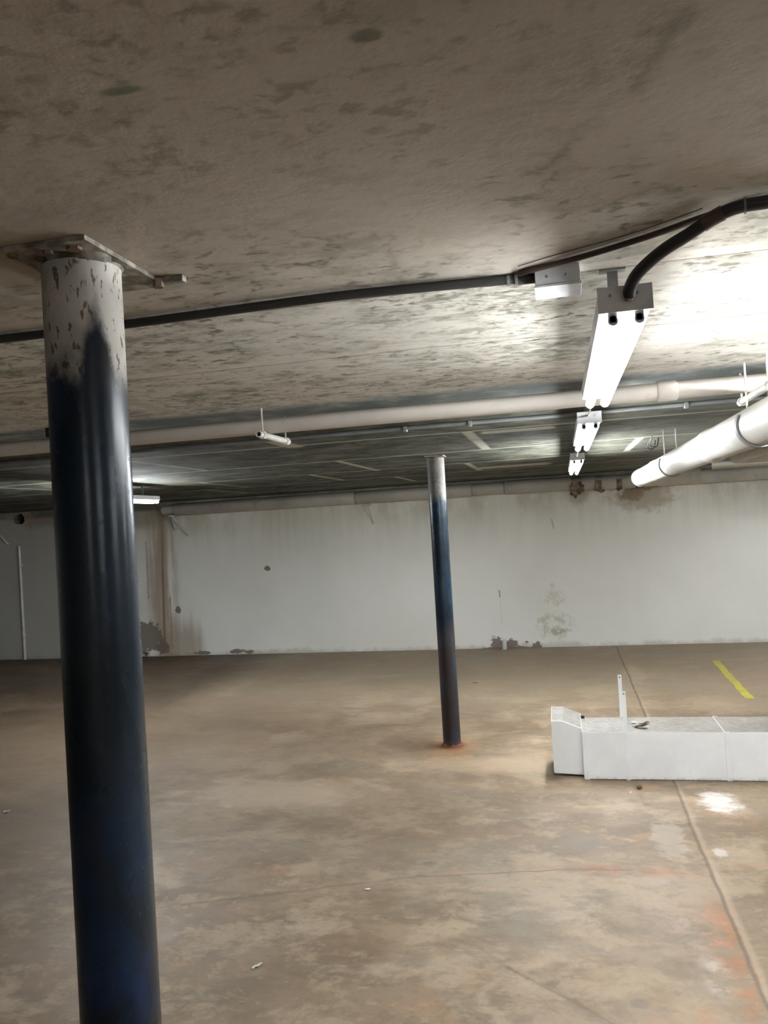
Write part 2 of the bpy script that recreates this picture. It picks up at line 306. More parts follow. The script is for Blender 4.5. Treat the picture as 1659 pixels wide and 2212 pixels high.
        # water runs and grime under the wall pipe
        c = n.mix(n.mul(n.mul(n.ss(z, 1.45, 1.95), n.ss(n.noise(2.2, 6, 0.65, n.vec((1, 1, 0.5), (3, 3, 3))), 0.46, 0.62)), 0.5), c, (0.40, 0.36, 0.26))
    return n.done(c, 0.72, bump=h, bstr=0.18, bdist=0.01, spec=0.3)

def column_mat(name, x0, y0, z_cut, z_rust, tongue, wk=1.0):
    """column paint: bare white top, navy enamel below, rust; world-space heights on the shaft"""
    n = NT(name); ang = n.ma('ARCTAN2', n.y, n.x)
    m = n.noise(9, 5, 0.6, n.vec((1, 1, 0.5))); fine = n.noise(60, 4, 0.6, n.vec((1, 1, 0.45))); big = n.noise(2.0, 4, 0.5, n.vec((1.5, 1.5, 1)))
    navy = n.mix(n.ss(big, 0.40, 0.64), (0.005, 0.008, 0.010), (0.008, 0.018, 0.032))
    navy = n.mix(n.mul(n.ss(n.noise(1.4, 3, 0.5, n.vec((2, 2, 1), (5, 5, 3))), 0.55, 0.68), 0.7), navy, (0.012, 0.040, 0.115))
    navy = n.mix(n.mul(n.mul(n.ss(n.ma('ABSOLUTE', n.sub(n.z, 1.0)), 0.30, 0.05), n.ss(n.noise(5, 4, 0.5), 0.46, 0.62)), 0.0 if z_rust else 0.75), navy, (0.009, 0.030, 0.088))
    navy = n.mix(n.mul(n.ss(m, 0.55, 0.72), 0.4), navy, (0.030, 0.020, 0.014))
    white = n.mix(n.ss(m, 0.35, 0.65), tuple(v*wk for v in (0.34, 0.32, 0.29)), tuple(v*wk for v in (0.52, 0.49, 0.45)))
    vs = n.ss(n.noise(105, 3, 0.6, n.vec((1, 1, 0.38), (2, 0, 1))), 0.575, 0.65)
    white = n.mix(n.mul(vs, 0.85), white, (0.10, 0.045, 0.022))
    streak = n.mul(n.ss(n.noise(24, 4, 0.6, n.vec((1, 1, 0.08))), 0.54, 0.68), 0.5)
    white = n.mix(streak, white, (0.30, 0.19, 0.09))
    cut = z_cut
    zz = n.add(n.z, n.mul(n.sub(n.noise(13, 6, 0.65, n.vec((1, 1, 0.7))), 0.5), 0.15))
    if tongue:   # the enamel climbs in a tongue on one side
        for (a0, wd, up) in tongue:
            zz = n.sub(zz, n.mul(n.ss(n.ma('ABSOLUTE', n.sub(ang, a0)), wd, 0.0), up))
    k = n.ss(zz, cut+0.035, cut-0.035)
    c = n.mix(k, white, navy)
    if z_rust:
        rz = n.ss(n.add(n.z, n.mul(n.sub(big, 0.5), 1.1)), z_rust+0.15, z_rust-0.15)
        c = n.mix(n.mul(rz, 0.85), c, n.mix(n.ss(m, 0.45, 0.6), (0.022, 0.013, 0.011), (0.016, 0.024, 0.036)))
        c = n.mix(n.ss(n.add(n.z, n.mul(m, 0.05)), 0.10, 0.0), c, (0.13, 0.045, 0.018))
    else:
        rz = 0.0
    rough = n.ss(m, 0.3, 0.7, 0.22, 0.34)
    rough = n.add(n.mul(k, rough), n.mul(n.sub(1.0, k), 0.6))
    if z_rust: rough = n.add(rough, n.mul(rz, 0.25))
    return n.done(c, rough, bump=n.add(m, n.mul(fine, 0.3)), bstr=0.12, bdist=0.006, spec=0.34)

def duct_mat():
    n = NT('white_duct_paint'); m = n.noise(5, 6, 0.62); f_ = n.noise(40, 5, 0.6)
    c = n.mix(n.ss(m, 0.35, 0.7), (0.76, 0.765, 0.765), (0.83, 0.83, 0.82))
    c = n.mix(n.mul(n.ss(n.noise(26, 4, 0.7), 0.66, 0.76), 0.35), c, (0.35, 0.35, 0.38))
    geo = n.t.nodes.new('ShaderNodeNewGeometry'); sp = n.t.nodes.new('ShaderNodeSeparateXYZ'); n.t.links.new(geo.outputs['Normal'], sp.inputs[0])
    dust = n.mul(n.ss(sp.outputs[2], 0.6, 0.9), n.ss(f_, 0.2, 0.7, 0.85, 1.0))       # dust settled on the top
    d = n.mix(n.ss(m, 0.3, 0.7), (0.115, 0.098, 0.080), (0.165, 0.145, 0.125))
    c = n.mix(dust, c, d)
    c = n.mix(n.mul(n.ss(n.z, 0.03, 0.0), n.ss(f_, 0.45, 0.6, 0.1, 0.6)), c, (0.35, 0.33, 0.31))
    return n.done(c, 0.5, bump=m, bstr=0.05, bdist=0.01)

def pipe_mat(name, col, dirt=(0.22, 0.18, 0.14), amt=0.35):
    n = NT(name); m = n.noise(3.2, 6, 0.6); f_ = n.noise(30, 5, 0.65)
    c = n.mix(n.ss(m, 0.35, 0.65), tuple(v*0.86 for v in col), col)
    c = n.mix(n.mul(n.ss(n.noise(8, 6, 0.68, n.vec((1, 1, 1), (3, 3, 3))), 0.57, 0.72), amt), c, dirt)
    geo = n.t.nodes.new('ShaderNodeNewGeometry'); sp = n.t.nodes.new('ShaderNodeSeparateXYZ'); n.t.links.new(geo.outputs['Normal'], sp.inputs[0])
    c = n.mix(n.mul(n.ss(sp.outputs[2], 0.2, 0.9), 0.6), c, dirt)            # dust lies on the upper side
    return n.done(c, 0.5, bump=n.add(m, n.mul(f_, 0.2)), bstr=0.08, bdist=0.01)

MAT = dict(
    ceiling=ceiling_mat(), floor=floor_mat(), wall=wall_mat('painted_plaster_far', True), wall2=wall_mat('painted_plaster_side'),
    duct=duct_mat(), pipe=pipe_mat('cream_pipe_paint', (0.58, 0.53, 0.47)), drain=pipe_mat('white_drain_paint', (0.50, 0.485, 0.445), amt=0.30),
    lag=pipe_mat('lagging_paint', (0.46, 0.425, 0.365), amt=0.45), strap=plain('grey_strap', (0.21, 0.205, 0.195), 0.6),
    steel=plain('dull_steel', (0.30, 0.30, 0.30), 0.5, 0.3), bar=plain('painted_bar', (0.62, 0.60, 0.55), 0.55),
    black=plain('black_sheath', (0.022, 0.022, 0.025), 0.35), conduit=plain('dark_conduit', (0.045, 0.043, 0.042), 0.5),
    tape=plain('brown_tape', (0.075, 0.045, 0.035), 0.5), greycon=plain('grey_conduit', (0.22, 0.23, 0.23), 0.45),
    fixture=plain('fixture_enamel', (0.74, 0.74, 0.76), 0.5), holder=plain('lampholder_plastic', (0.6, 0.6, 0.64), 0.5), box=plain('box_enamel', (0.66, 0.67, 0.68), 0.45),
    plate=plain('painted_plate', (0.33, 0.29, 0.235), 0.7, 0, 0.35, 40), bolt=plain('rusty_bolt', (0.13, 0.08, 0.05), 0.7), shine=plain('chrome_gland', (0.6, 0.62, 0.64), 0.15, 1.0, 0.05),
    hole=plain('bore_shade_and_clips', (0.015, 0.012, 0.01), 0.9), paper=plain('white_scrap', (0.72, 0.71, 0.68), 0.7), leaf=plain('dry_brown_litter', (0.13, 0.10, 0.07), 0.8),
    pvc=plain('white_pvc', (0.66, 0.64, 0.62), 0.35), yellow=None, rust=plain('flaky_rust', (0.15, 0.055, 0.025), 0.85, 0, 0.3, 30),
    brick=plain('torn_brown_lagging', (0.34, 0.26, 0.18), 0.9, 0, 0.38, 14),
    tube_far=emit('far_lit_tube', TUBE_FAR), tube_left=emit('left_lit_tube', TUBE_LEFT), tube_first=emit('first_lit_tube', TUBE_FIRST), tube_right=emit('bright_lit_tube', TUBE_RIGHT), tube_near=emit('lit_tube', TUBE_NEAR), tube_fill=emit('lit_tube_fill', TUBE_FILL))
def yellow_mat():
    n = NT('worn_yellow_paint'); m = n.noise(9, 6, 0.65)
    c = n.mix(n.ss(m, 0.45, 0.7), (0.48, 0.42, 0.045), (0.36, 0.31, 0.11)); return n.done(c, 0.6)
MAT['yellow'] = yellow_mat()

# ---------------------------------------------------------------- mesh helpers
def new_obj(name, bm, mat, parent=None, smooth=False, at=(0, 0, 0)):
    bmesh.ops.recalc_face_normals(bm, faces=bm.faces)
    me = bpy.data.meshes.new(name); bm.to_mesh(me); bm.free()
    if smooth:
        for p in me.polygons: p.use_smooth = True
        try: me.set_sharp_from_angle(angle=math.radians(40))
        except Exception: pass
    me.materials.append(MAT[mat] if isinstance(mat, str) else mat)
    o = bpy.data.objects.new(name, me); COL.objects.link(o); o.location = at
    if parent: o.parent = parent
    return o
def tag(o, label, cat, group=None, kind=None):
    o['label'] = label; o['category'] = cat
    if group: o['group'] = group
    if kind: o['kind'] = kind
    return o
def empty(name, loc, label, cat, group=None):
    o = bpy.data.objects.new(name, None); o.empty_display_size = 0.05; COL.objects.link(o); o.location = loc
    return tag(o, label, cat, group)
def struct(o): o['kind'] = 'structure'; return o
def box(bm, c, s, bev=0.0, rot=None):
    g = bmesh.ops.create_cube(bm, size=1)['verts']; bmesh.ops.scale(bm, vec=s, verts=g)
    if bev:
        ed = list({e for v in g for e in v.link_edges}); rr = bmesh.ops.bevel(bm, geom=ed, offset=bev, segments=2, affect='EDGES', profile=0.6)
        g = [v for v in bm.verts if v in set(rr['verts']) or v in set(g)] if False else list({v for fa in rr['faces'] for v in fa.verts} | {v for v in g if v.is_valid})
    if rot: bmesh.ops.rotate(bm, cent=(0, 0, 0), matrix=rot, verts=g)
    bmesh.ops.translate(bm, vec=c, verts=g); return bm
def BX(c, s, bev=0.0, rot=None): return box(bmesh.new(), c, s, bev, rot)
def sweep(bm, pts, rad, seg=16, cap=True, inner=None):
    pts = [Vector(p) for p in pts]; n = len(pts); rad = rad if isinstance(rad, (list, tuple)) else [rad]*n
    rings = []; up = Vector((0, 0, 1))
    for i, p in enumerate(pts):
        t = (pts[min(i+1, n-1)]-pts[max(i-1, 0)]).normalized()
        if i == 0:
            a = t.cross(up); a = t.cross(Vector((1, 0, 0))) if a.length < 0.1 else a
            a.normalize()
        else: a = (a-t*a.dot(t)).normalized()
        b = t.cross(a)
        rings.append([bm.verts.new(p+(a*math.cos(k*2*math.pi/seg)+b*math.sin(k*2*math.pi/seg))*rad[i]) for k in range(seg)])
    for i in range(n-1):
        for k in range(seg):
            bm.faces.new((rings[i][k], rings[i][(k+1) % seg], rings[i+1][(k+1) % seg], rings[i+1][k]))
    if cap: bm.faces.new(rings[0][::-1]); bm.faces.new(rings[-1])
    return bm
def SW(pts, rad, seg=16, cap=True): return sweep(bmesh.new(), pts, rad, seg, cap)
def smooth_path(pts, k=8):
    P = [Vector(p) for p in pts]; P = [P[0]*2-P[1]]+P+[P[-1]*2-P[-2]]; out = []
    for i in range(1, len(P)-2):
        for j in range(k):
            t = j/k; a, b, c, d = P[i-1:i+3]
            out.append(0.5*((2*b)+(c-a)*t+(2*a-5*b+4*c-d)*t*t+(3*b-a-3*c+d)*t**3))
    out.append(P[-2]); return out
def hollow(bm, p, q, ro, ri, seg=16):
    """open-ended tube: both mouths show the bore"""
    p, q = Vector(p), Vector(q); t = (q-p).normalized(); a = t.cross(Vector((0, 0, 1)))
    a = t.cross(Vector((1, 0, 0))).normalized() if a.length < 0.1 else a.normalized(); b = t.cross(a)
    R = []
    for c, rr in ((p, ri), (p, ro), (q, ro), (q, ri)):
        R.append([bm.verts.new(c+(a*math.cos(k*2*math.pi/seg)+b*math.sin(k*2*math.pi/seg))*rr) for k in range(seg)])
    for i in range(4):
        for k in range(seg):
            bm.faces.new((R[i][k], R[i][(k+1) % seg], R[(i+1) % 4][(k+1) % seg], R[(i+1) % 4][k]))
    return bm

# ---------------------------------------------------------------- the room
XL, XR, YB = -10.5, 8.5, -6.0
def slab(name, c, s, mat): return struct(new_obj(name, BX(c, s), mat))
slab('floor', ((XL+XR)/2, (YB+WY)/2, -0.10), (XR-XL+0.4, WY-YB+0.4, 0.20), 'floor')
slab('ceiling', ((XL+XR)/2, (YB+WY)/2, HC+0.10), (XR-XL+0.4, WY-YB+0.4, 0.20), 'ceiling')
slab('wall_left', (XL-0.1, (YB+WY)/2, HC/2), (0.2, WY-YB, HC), 'wall2')
slab('wall_right', (XR+0.1, (YB+WY)/2, HC/2), (0.2, WY-YB, HC), 'wall2')
slab('wall_back', ((XL+XR)/2, YB-0.1, HC/2), (XR-XL+0.4, 0.2, HC), 'wall2')
# far wall with a round hole through the plaster
def far_wall():
    bm = bmesh.new(); hx, hz, hr = -7.60, 2.015, 0.075
    y0 = WY; seg = 20; rng = random.Random(3)
    x0, x1 = hx-0.2, hx+0.2; z0, z1 = hz-0.2, HC
    ring = []; back = []; outer = []
    for k in range(seg):
        a = 2*math.pi*k/seg; rr = hr*(1+rng.uniform(-0.16, 0.2)); dx, dz = math.cos(a), math.sin(a)
        ring.append(bm.verts.new((hx+dx*rr*1.2, y0, hz+dz*rr))); back.append(bm.verts.new((hx+dx*rr, y0+0.15, hz+dz*rr*0.9)))
        t = min(0.2/abs(dx) if abs(dx) > 1e-6 else 9, ((z1-hz) if dz > 0 else 0.2)/abs(dz) if abs(dz) > 1e-6 else 9)
        outer.append(bm.verts.new((hx+dx*t, y0, hz+dz*t)))
    for k in range(seg):
        j = (k+1) % seg
        bm.faces.new((ring[k], ring[j], outer[j], outer[k])); bm.faces.new((ring[k], ring[j], back[j], back[k]))
    bm.faces.new(back)
    def quad(xa, xb, za, zb): bm.faces.new([bm.verts.new(p) for p in ((xa, y0, za), (xb, y0, za), (xb, y0, zb), (xa, y0, zb))])
    # corner gaps of the fan are covered by a slightly recessed sheet, the rest by big quads
    quad(XL, x0, 0, HC); quad(x1, XR, 0, HC); quad(x0, x1, 0, z0)
    for (cx, cz) in ((x0, z0), (x1, z0), (x0, z1), (x1, z1)):
        # nearest two outer verts around this corner
        vs = sorted(outer, key=lambda v: (v.co.x-cx)**2+(v.co.z-cz)**2)[:2]
        if (vs[0].co.x-cx)**2+(vs[0].co.z-cz)**2 > 1e-8: bm.faces.new((vs[0], vs[1], bm.verts.new((cx, y0, cz))))
    # outer body
    for fa in (((XL, WY+0.2, 0), (XR, WY+0.2, 0), (XR, WY+0.2, HC), (XL, WY+0.2, HC)), ((XL, WY, HC), (XR, WY, HC), (XR, WY+0.2, HC), (XL, WY+0.2, HC)),
               ((XL, WY, 0), (XR, WY, 0), (XR, WY+0.2, 0), (XL, WY+0.2, 0))):
        bm.faces.new([bm.verts.new(p) for p in fa])
    return struct(new_obj('wall_front', bm, 'wall'))
far_wall()

# ---------------------------------------------------------------- columns
CR = 0.064
def column(name, x, y, label, mat, bolts, plate_c, plate_s, group):
    t = empty(name, (x, y, 0), label, 'column', group)
    n = 40; bm = SW([(0, 0, z) for z in [0.0, 0.02]+[i*0.1 for i in range(1, 21)]+[HC-0.016]], CR, n)
    new_obj('shaft', bm, mat, t, True)
    p = new_obj('cap_plate', BX((plate_c[0]-x, plate_c[1]-y, HC-0.004), (*plate_s, 0.008), 0.001), 'plate', t)
    return t
c1m = column_mat('navy_enamel_column_near', 0, 0, 1.915, None, ((0.0, 0.0001, 0),))
# tongue of enamel: facing the camera slightly to the right (angle from +X axis)
c1m = column_mat('navy_enamel_column', 0, 0, 1.925, None, ((-0.72, 0.55, 0.095), (-1.95, 0.5, -0.0)))
near = column('steel_column', -0.764, 1.207, 'thick round steel column in glossy navy paint with a bare white top, nearest the camera', c1m, True, (-0.767, 1.235), (0.152, 0.262), 'round steel columns')
def lobed(bm, cx, cy, r0, z0, z1, seed, seg=24):
    rg = random.Random(seed); ph = [rg.uniform(0, 6.28) for _ in range(3)]
    vs = [[], []]
    for k in range(seg):
        a = 2*math.pi*k/seg; rr = r0*(1+0.10*math.sin(3*a+ph[0])+0.07*math.sin(5*a+ph[1])+0.05*math.sin(9*a+ph[2]))
        vs[0].append(bm.verts.new((cx+math.cos(a)*rr, cy+math.sin(a)*rr, z1))); vs[1].append(bm.verts.new((cx+math.cos(a)*rr*0.86, cy+math.sin(a)*rr*0.86, z0)))
    for k in range(seg): bm.faces.new((vs[0][k], vs[0][(k+1) % seg], vs[1][(k+1) % seg], vs[1][k]))
    bm.faces.new(vs[1]); bm.faces.new(vs[0]); return bm
# ragged weld fillet, bolts and a broken lug of the near column head
new_obj('weld_bead', lobed(bmesh.new(), 0, 0, 0.070, HC-0.018, HC-0.007, 5), 'plate', near, True)
for i, (bx, by) in enumerate(((-0.725, 1.128), (-0.772, 1.128), (-0.80, 1.150), (-0.831, 1.122))):
    bm = SW([(bx-near.location.x, by-near.location.y, HC-0.013), (bx-near.location.x, by-near.location.y, HC-0.007)], 0.0085 if i else 0.012, 6)
    new_obj('bolt', bm, 'bolt', near)
bm = BX((0.085, 0.135, HC-0.006), (0.075, 0.018, 0.012), 0.003); new_obj('lug', bm, 'plate', near)
bm = SW([(0.075, 0.125, HC-0.02), (0.075, 0.125, HC-0.004)], 0.010, 6); new_obj('bolt', bm, 'bolt', near)
c2m = column_mat('rusted_navy_column', 0, 0, 1.80, 0.84, ((-0.9, 0.6, 0.04), (-2.3, 0.9, 0.02)), 0.33)
far_c = column('steel_column', -0.868, 5.79, 'slimmer-looking navy steel column rusting brown at its foot, standing mid floor', c2m, False, (-0.868, 5.79), (0.14, 0.16), 'round steel columns')
new_obj('base_collar', lobed(bmesh.new(), 0, 0, 0.075, 0.022, 0.0, 9), 'rust', far_c, True)

# ---------------------------------------------------------------- fluorescent fittings
def fixture(y0, L, x, label, hung=True, mat='tube_near', group='ceiling fluorescent fittings', gland=False):
    t = empty('fluorescent_fixture', (x, y0, HC), label, 'light', group)
    zb, zt = -0.136, -0.098
    bm = bmesh.new(); box(bm, (0, L/2, (zb+zt)/2), (0.086, L, zt-zb), 0.004); new_obj('body', bm, 'fixture', t)
    bm = bmesh.new(); box(bm, (0, -0.001, (zb+zt)/2-0.002), (0.090, 0.004, zt-zb+0.006), 0.001); pl = new_obj('end_plate', bm, 'fixture', t)
    for sx in (-0.024, 0.02): new_obj('screw', SW([(sx, -0.006, -0.112), (sx, -0.002, -0.112)], 0.0022, 8), 'steel', pl)
    for yy in (0.233, L-0.233):
        bm = bmesh.new(); box(bm, (0, yy, zt/2), (0.020, 0.005, -zt)); box(bm, (0, yy, -0.002), (0.05, 0.022, 0.004)); new_obj('bracket', bm, 'steel', t)
    for s in (-1, 1):
        px = s*0.0215
        new_obj('tube', SW([(px, 0.012, zb-0.016), (px, L-0.012, zb-0.016)], 0.0125, 16), mat, t, True)
        for yy in (0.006, L-0.006):
            bm = bmesh.new(); box(bm, (px, yy, zb-0.010), (0.016, 0.012, 0.028), 0.003)
            sweep(bm, [(px, yy-0.006, zb-0.018), (px, yy+0.006, zb-0.018)], 0.0085, 14); new_obj('lampholder', bm, 'holder', t)
    return t
RX = 0.128
fixture(1.40, 1.08, RX, 'largest bare twin-tube fluorescent fitting, nearest the camera, with a black cable entering its end', mat='tube_first')
fixture(3.10, 1.08, RX, 'middle one of the three lit twin-tube fittings in the receding row')
fixture(5.22, 1.50, RX, 'farthest and smallest lit twin-tube fitting at the end of the row', mat='tube_far')
fixture(5.50, 1.22, -3.62, 'lit fluorescent fitting half hidden behind the near column, left', mat='tube_left')
# unseen fittings outside the picture; all but the first added as fill light
OFF = ((1.08, 1.50), (3.3, -3.0), (4.2, 0.6), (4.2, 4.2), (3.6, 7.6), (0.6, -4.2))
for i, (ox, oy) in enumerate(OFF):
    fixture(oy, 1.22, ox, 'lit twin-tube fitting added unseen beyond the picture edge', mat='tube_right' if i == 0 else 'tube_fill', group='unseen fittings beyond the picture')

# short leads linking the fittings of the row
for (ya, yb, lab) in ((2.482, 3.094, 'short pale lead hanging between the largest and the middle light fitting'), (4.182, 5.214, 'short pale lead hanging between the middle and the farthest light fitting')):
    pl_ = smooth_path([(RX-0.004, ya, HC-0.112), (RX-0.004, ya+0.05, HC-0.135), (RX-0.004, (ya+yb)/2, HC-0.112), (RX-0.004, yb-0.08, HC-0.120), (RX-0.004, yb, HC-0.112)])
    o = new_obj('lead_wire', SW(pl_, 0.0035, 8), 'bar', None, True); tag(o, lab, 'cable', 'leads between the light fittings')

# ---------------------------------------------------------------- cables
ct = empty('power_cable', (0.45, 1.30, HC), 'thick black cable drooping from the ceiling into the nearest light fitting', 'cable')
ct.location = (0, 0, 0)
pth = smooth_path([(1.3, 1.26, HC-0.020), (0.8, 1.285, HC-0.020), (0.50, 1.30, HC-0.020), (0.335, 1.308, HC-0.020), (0.293, 1.312, HC-0.021), (0.262, 1.322, HC-0.028), (0.225, 1.335, HC-0.045), (0.185, 1.352, HC-0.062), (0.150, 1.372, HC-0.085), (0.136, 1.384, HC-0.105), (0.134, 1.393, HC-0.118)])
new_obj('sheath', SW(pth, 0.0105, 14), 'black', ct, True)
new_obj('tape_wrap', SW([p for p in pth if 0.243 < p.x < 0.275], 0.0122, 14), 'tape', ct, True)
new_obj('cable_tie', SW([(0.305, 1.3105, HC-0.0205), (0.302, 1.311, HC-0.0205)], 0.0128, 14), 'strap', ct, True)
new_obj('gland', SW([(0.1335, 1.3885, HC-0.108), (0.1325, 1.3960, HC-0.122)], 0.0098, 14), 'shine', ct, True)
th = smooth_path([(1.3, 1.285, HC-0.0065), (0.6, 1.315, HC-0.0065), (0.33, 1.335, HC-0.0065), (0.26, 1.375, HC-0.0065), (0.176, 1.440, HC-0.0065), (0.07, 1.505, HC-0.0065), (-0.024, 1.548, HC-0.0065), (-0.05, 1.565, HC-0.0065)])
o = new_obj('thin_wire', SW(th, 0.0055, 10), 'tape', None, True); tag(o, 'thin dark wire slanting along the ceiling above the nearest light fitting to the small box', 'cable')
hair = smooth_path([(0.25, 1.350, HC-0.002), (0.15, 1.425, HC-0.002), (0.02, 1.490, HC-0.002), (-0.05, 1.530, HC-0.002)])
o = new_obj('hairline_wire', SW(hair, 0.0008, 6), 'conduit', None, True); tag(o, 'hair-thin loose wire just above the slanting dark wire', 'wire')
ct = empty('dark_conduit', (-3, 1.56, HC), 'dark round conduit running along the near ceiling joint behind the big column', 'conduit'); ct.location = (0, 0, 0)
cp = smooth_path([(-4.5, 1.50, HC-0.012), (-2.5, 1.535, HC-0.012), (-1.2, 1.556, HC-0.012), (-0.88, 1.560, HC-0.012), (-0.44, 1.545, HC-0.012), (-0.2, 1.565, HC-0.011), (-0.055, 1.585, HC-0.010)])
new_obj('conduit_tube', SW(cp, 0.0095, 14), 'conduit', ct, True)
for cx in (-0.072, -0.057):
    new_obj('saddle', SW([(cx-0.003, 1.583, HC-0.010), (cx+0.003, 1.5835, HC-0.010)], 0.0125, 14), 'strap', ct, True)
jb = empty('junction_box', (0.022, 1.60, HC), 'small grey metal junction box on the ceiling where the dark conduit ends', 'box')
new_obj('box_body', BX((0, 0, -0.018), (0.085, 0.085, 0.036), 0.002), 'box', jb)
new_obj('lid', BX((0, 0, -0.038), (0.089, 0.089, 0.004), 0.001), 'box', jb)
for sx in (-0.02, 0.015): new_obj('screw', SW([(sx, -0.0455, -0.02), (sx, -0.042, -0.02)], 0.0022, 8), 'steel', jb)
new_obj('entry_nipple', SW([(-0.078, -0.014, -0.012), (-0.040, -0.014, -0.012)], 0.010, 12), 'conduit', jb, True)

# ---------------------------------------------------------------- long cream pipe and its neighbours
PY, PZ, PR = 2.985, 2.053, 0.031
lp = empty('water_pipe', (0, PY, PZ), 'long cream painted pipe crossing the whole ceiling from left to right', 'pipe'); lp.location = (0, 0, 0)
xs = [-9.8+i*0.7 for i in range(26)]
new_obj('pipe_run', SW([(x, PY, PZ) for x in xs], PR, 24), 'pipe', lp, True)
for cx in (-3.6, -1.93, 0.395, 3.0):
    new_obj('coupling', SW([(cx-0.035, PY, PZ), (cx-0.030, PY, PZ), (cx+0.030, PY, PZ), (cx+0.035, PY, PZ)], [PR+0.001, PR+0.005, PR+0.005, PR+0.001], 24), 'pipe', lp, True)
o = empty('grey_conduit', (0, 0, 0), 'thin grey conduit running on the ceiling just beyond the long cream pipe', 'conduit')
new_obj('conduit_tube', SW([(x, 3.86-0.01*x, HC-0.010) for x in xs], 0.0095, 12), 'greycon', o, True)
for cx in (-3.3, -1.35, -0.72, -0.40, 0.59, 1.6):
    bm = bmesh.new(); box(bm, (cx, 3.86-0.01*cx, HC-0.0140), (0.018, 0.036, 0.026), 0.003); new_obj('saddle', bm, 'steel', o)
for i, (cx, cy) in enumerate(((-2.02, 2.86), (-1.93, 2.86))):
    o = new_obj('pipe_clip', BX((cx, 2.915, HC-0.02), (0.03, 0.05, 0.04), 0.006), 'hole'); tag(o, ('left' if i == 0 else 'right') + ' one of two dark clips above the cream pipe, just right of the near column', 'clip', 'dark pipe clips')

def trapeze(x, y0, y1, z, label, split):
    t = empty('pipe_hanger', (x, PY, HC), label, 'hanger', 'trapeze hangers'); t.location = (0, 0, 0)
    bm = hollow(bmesh.new(), (x, y0, z), (x, y1, z), 0.0125, 0.009, 16); new_obj('bar', bm, 'bar', t, True)
    new_obj('bore', SW([(x, y0+0.012, z), (x, y0+0.016, z)], 0.0095, 12), 'hole', t)  # dark disc put in for the shade inside the bar
    for yy in (y0+0.045, y1-0.03):
        new_obj('nut', SW([(x, yy-0.014, z), (x, yy+0.014, z)], 0.0165, 6), 'bar', t)
    for yy in (y0+0.045, y1-0.03):
        new_obj('rod', SW([(x, yy, z+0.008), (x, yy, HC-0.0005)], 0.0040, 8), 'bar', t)
    return t
trapeze(-1.10, 2.86, 3.20, 2.009, 'short tubular hanger bar slung below the long cream pipe, left of the centre', False)
trapeze(0.672, 2.70, 3.16, 2.009, 'tubular hanger bar where the long cream pipe crosses above the big drain pipe', True)

# ---------------------------------------------------------------- big drain pipe towards the far wall
DX, DZ, DR = 0.672, 1.900, 0.070
dp = empty('drain_pipe', (0, 0, 0), 'big white drain pipe running away from the right edge towards the far wall', 'pipe')
ys = [1.2, 1.6, 2.0, 2.4, 2.8, 3.2, 3.6, 4.0, 4.4, 4.8, 5.2, 5.6, 6.0, 6.4, 6.8, 7.05]
pts = [(DX, y, DZ) for y in ys]
for k in range(1, 9):
    a = k/8*math.pi/2; pts.append((DX+0.13*(1-math.cos(a)), 7.05+0.13*math.sin(a), DZ))
pts.append((DX+0.5, 7.18, DZ))
new_obj('pipe_run', SW(pts, DR, 36), 'drain', dp, True)
for cy, wdt in ((3.75, 0.10), (5.8, 0.08), (6.95, 0.10), (2.15, 0.1)):
    new_obj('coupling', SW([(DX, cy-wdt/2, DZ), (DX, cy-wdt/2+0.008, DZ), (DX, cy+wdt/2-0.008, DZ), (DX, cy+wdt/2, DZ)], [DR+0.0005, DR+0.005, DR+0.005, DR+0.0005], 36), 'drain', dp, True)
def strap(y, parent, zbar=None):
    bm = bmesh.new(); seg = 36; rings = []
    for k in range(seg+1):
        a = math.radians(-40)-math.radians(280)*k/seg
        rr = []
        for (dy, dr) in ((-0.017, 0.0005), (0.017, 0.0005), (0.017, 0.006), (-0.017, 0.006)):
            R = DR+dr+0.001
            rr.append(bm.verts.new((DX+R*math.cos(a+math.pi/2+0.35), y+dy, DZ+R*math.sin(a+math.pi/2+0.35))))
        rings.append(rr)
    for i in range(seg):
        for k in range(4): bm.faces.new((rings[i][k], rings[i][(k+1) % 4], rings[i+1][(k+1) % 4], rings[i+1][k]))
    bm.faces.new(rings[0]); bm.faces.new(rings[-1][::-1])
    new_obj('strap', bm, 'strap', parent, True)
    for sx in (-0.035, 0.035): new_obj('strap_rod', SW([(DX+sx, y, DZ+DR*0.86), (DX+sx, y, HC-0.0005)], 0.0035, 8), 'bar', parent)
strap(2.90, dp); strap(5.08, dp)
# wire loops above the pipe
for k in range(2):
    a = smooth_path([(DX-0.06+0.01*k, 5.45+0.18*k, HC-0.006), (DX-0.07, 5.50+0.18*k, HC-0.06), (DX-0.02, 5.58+0.18*k, HC-0.065), (DX, 5.62+0.18*k, HC-0.006)], 5)
    new_obj('wire_loop', SW(a, 0.004, 6), 'conduit', dp, True)

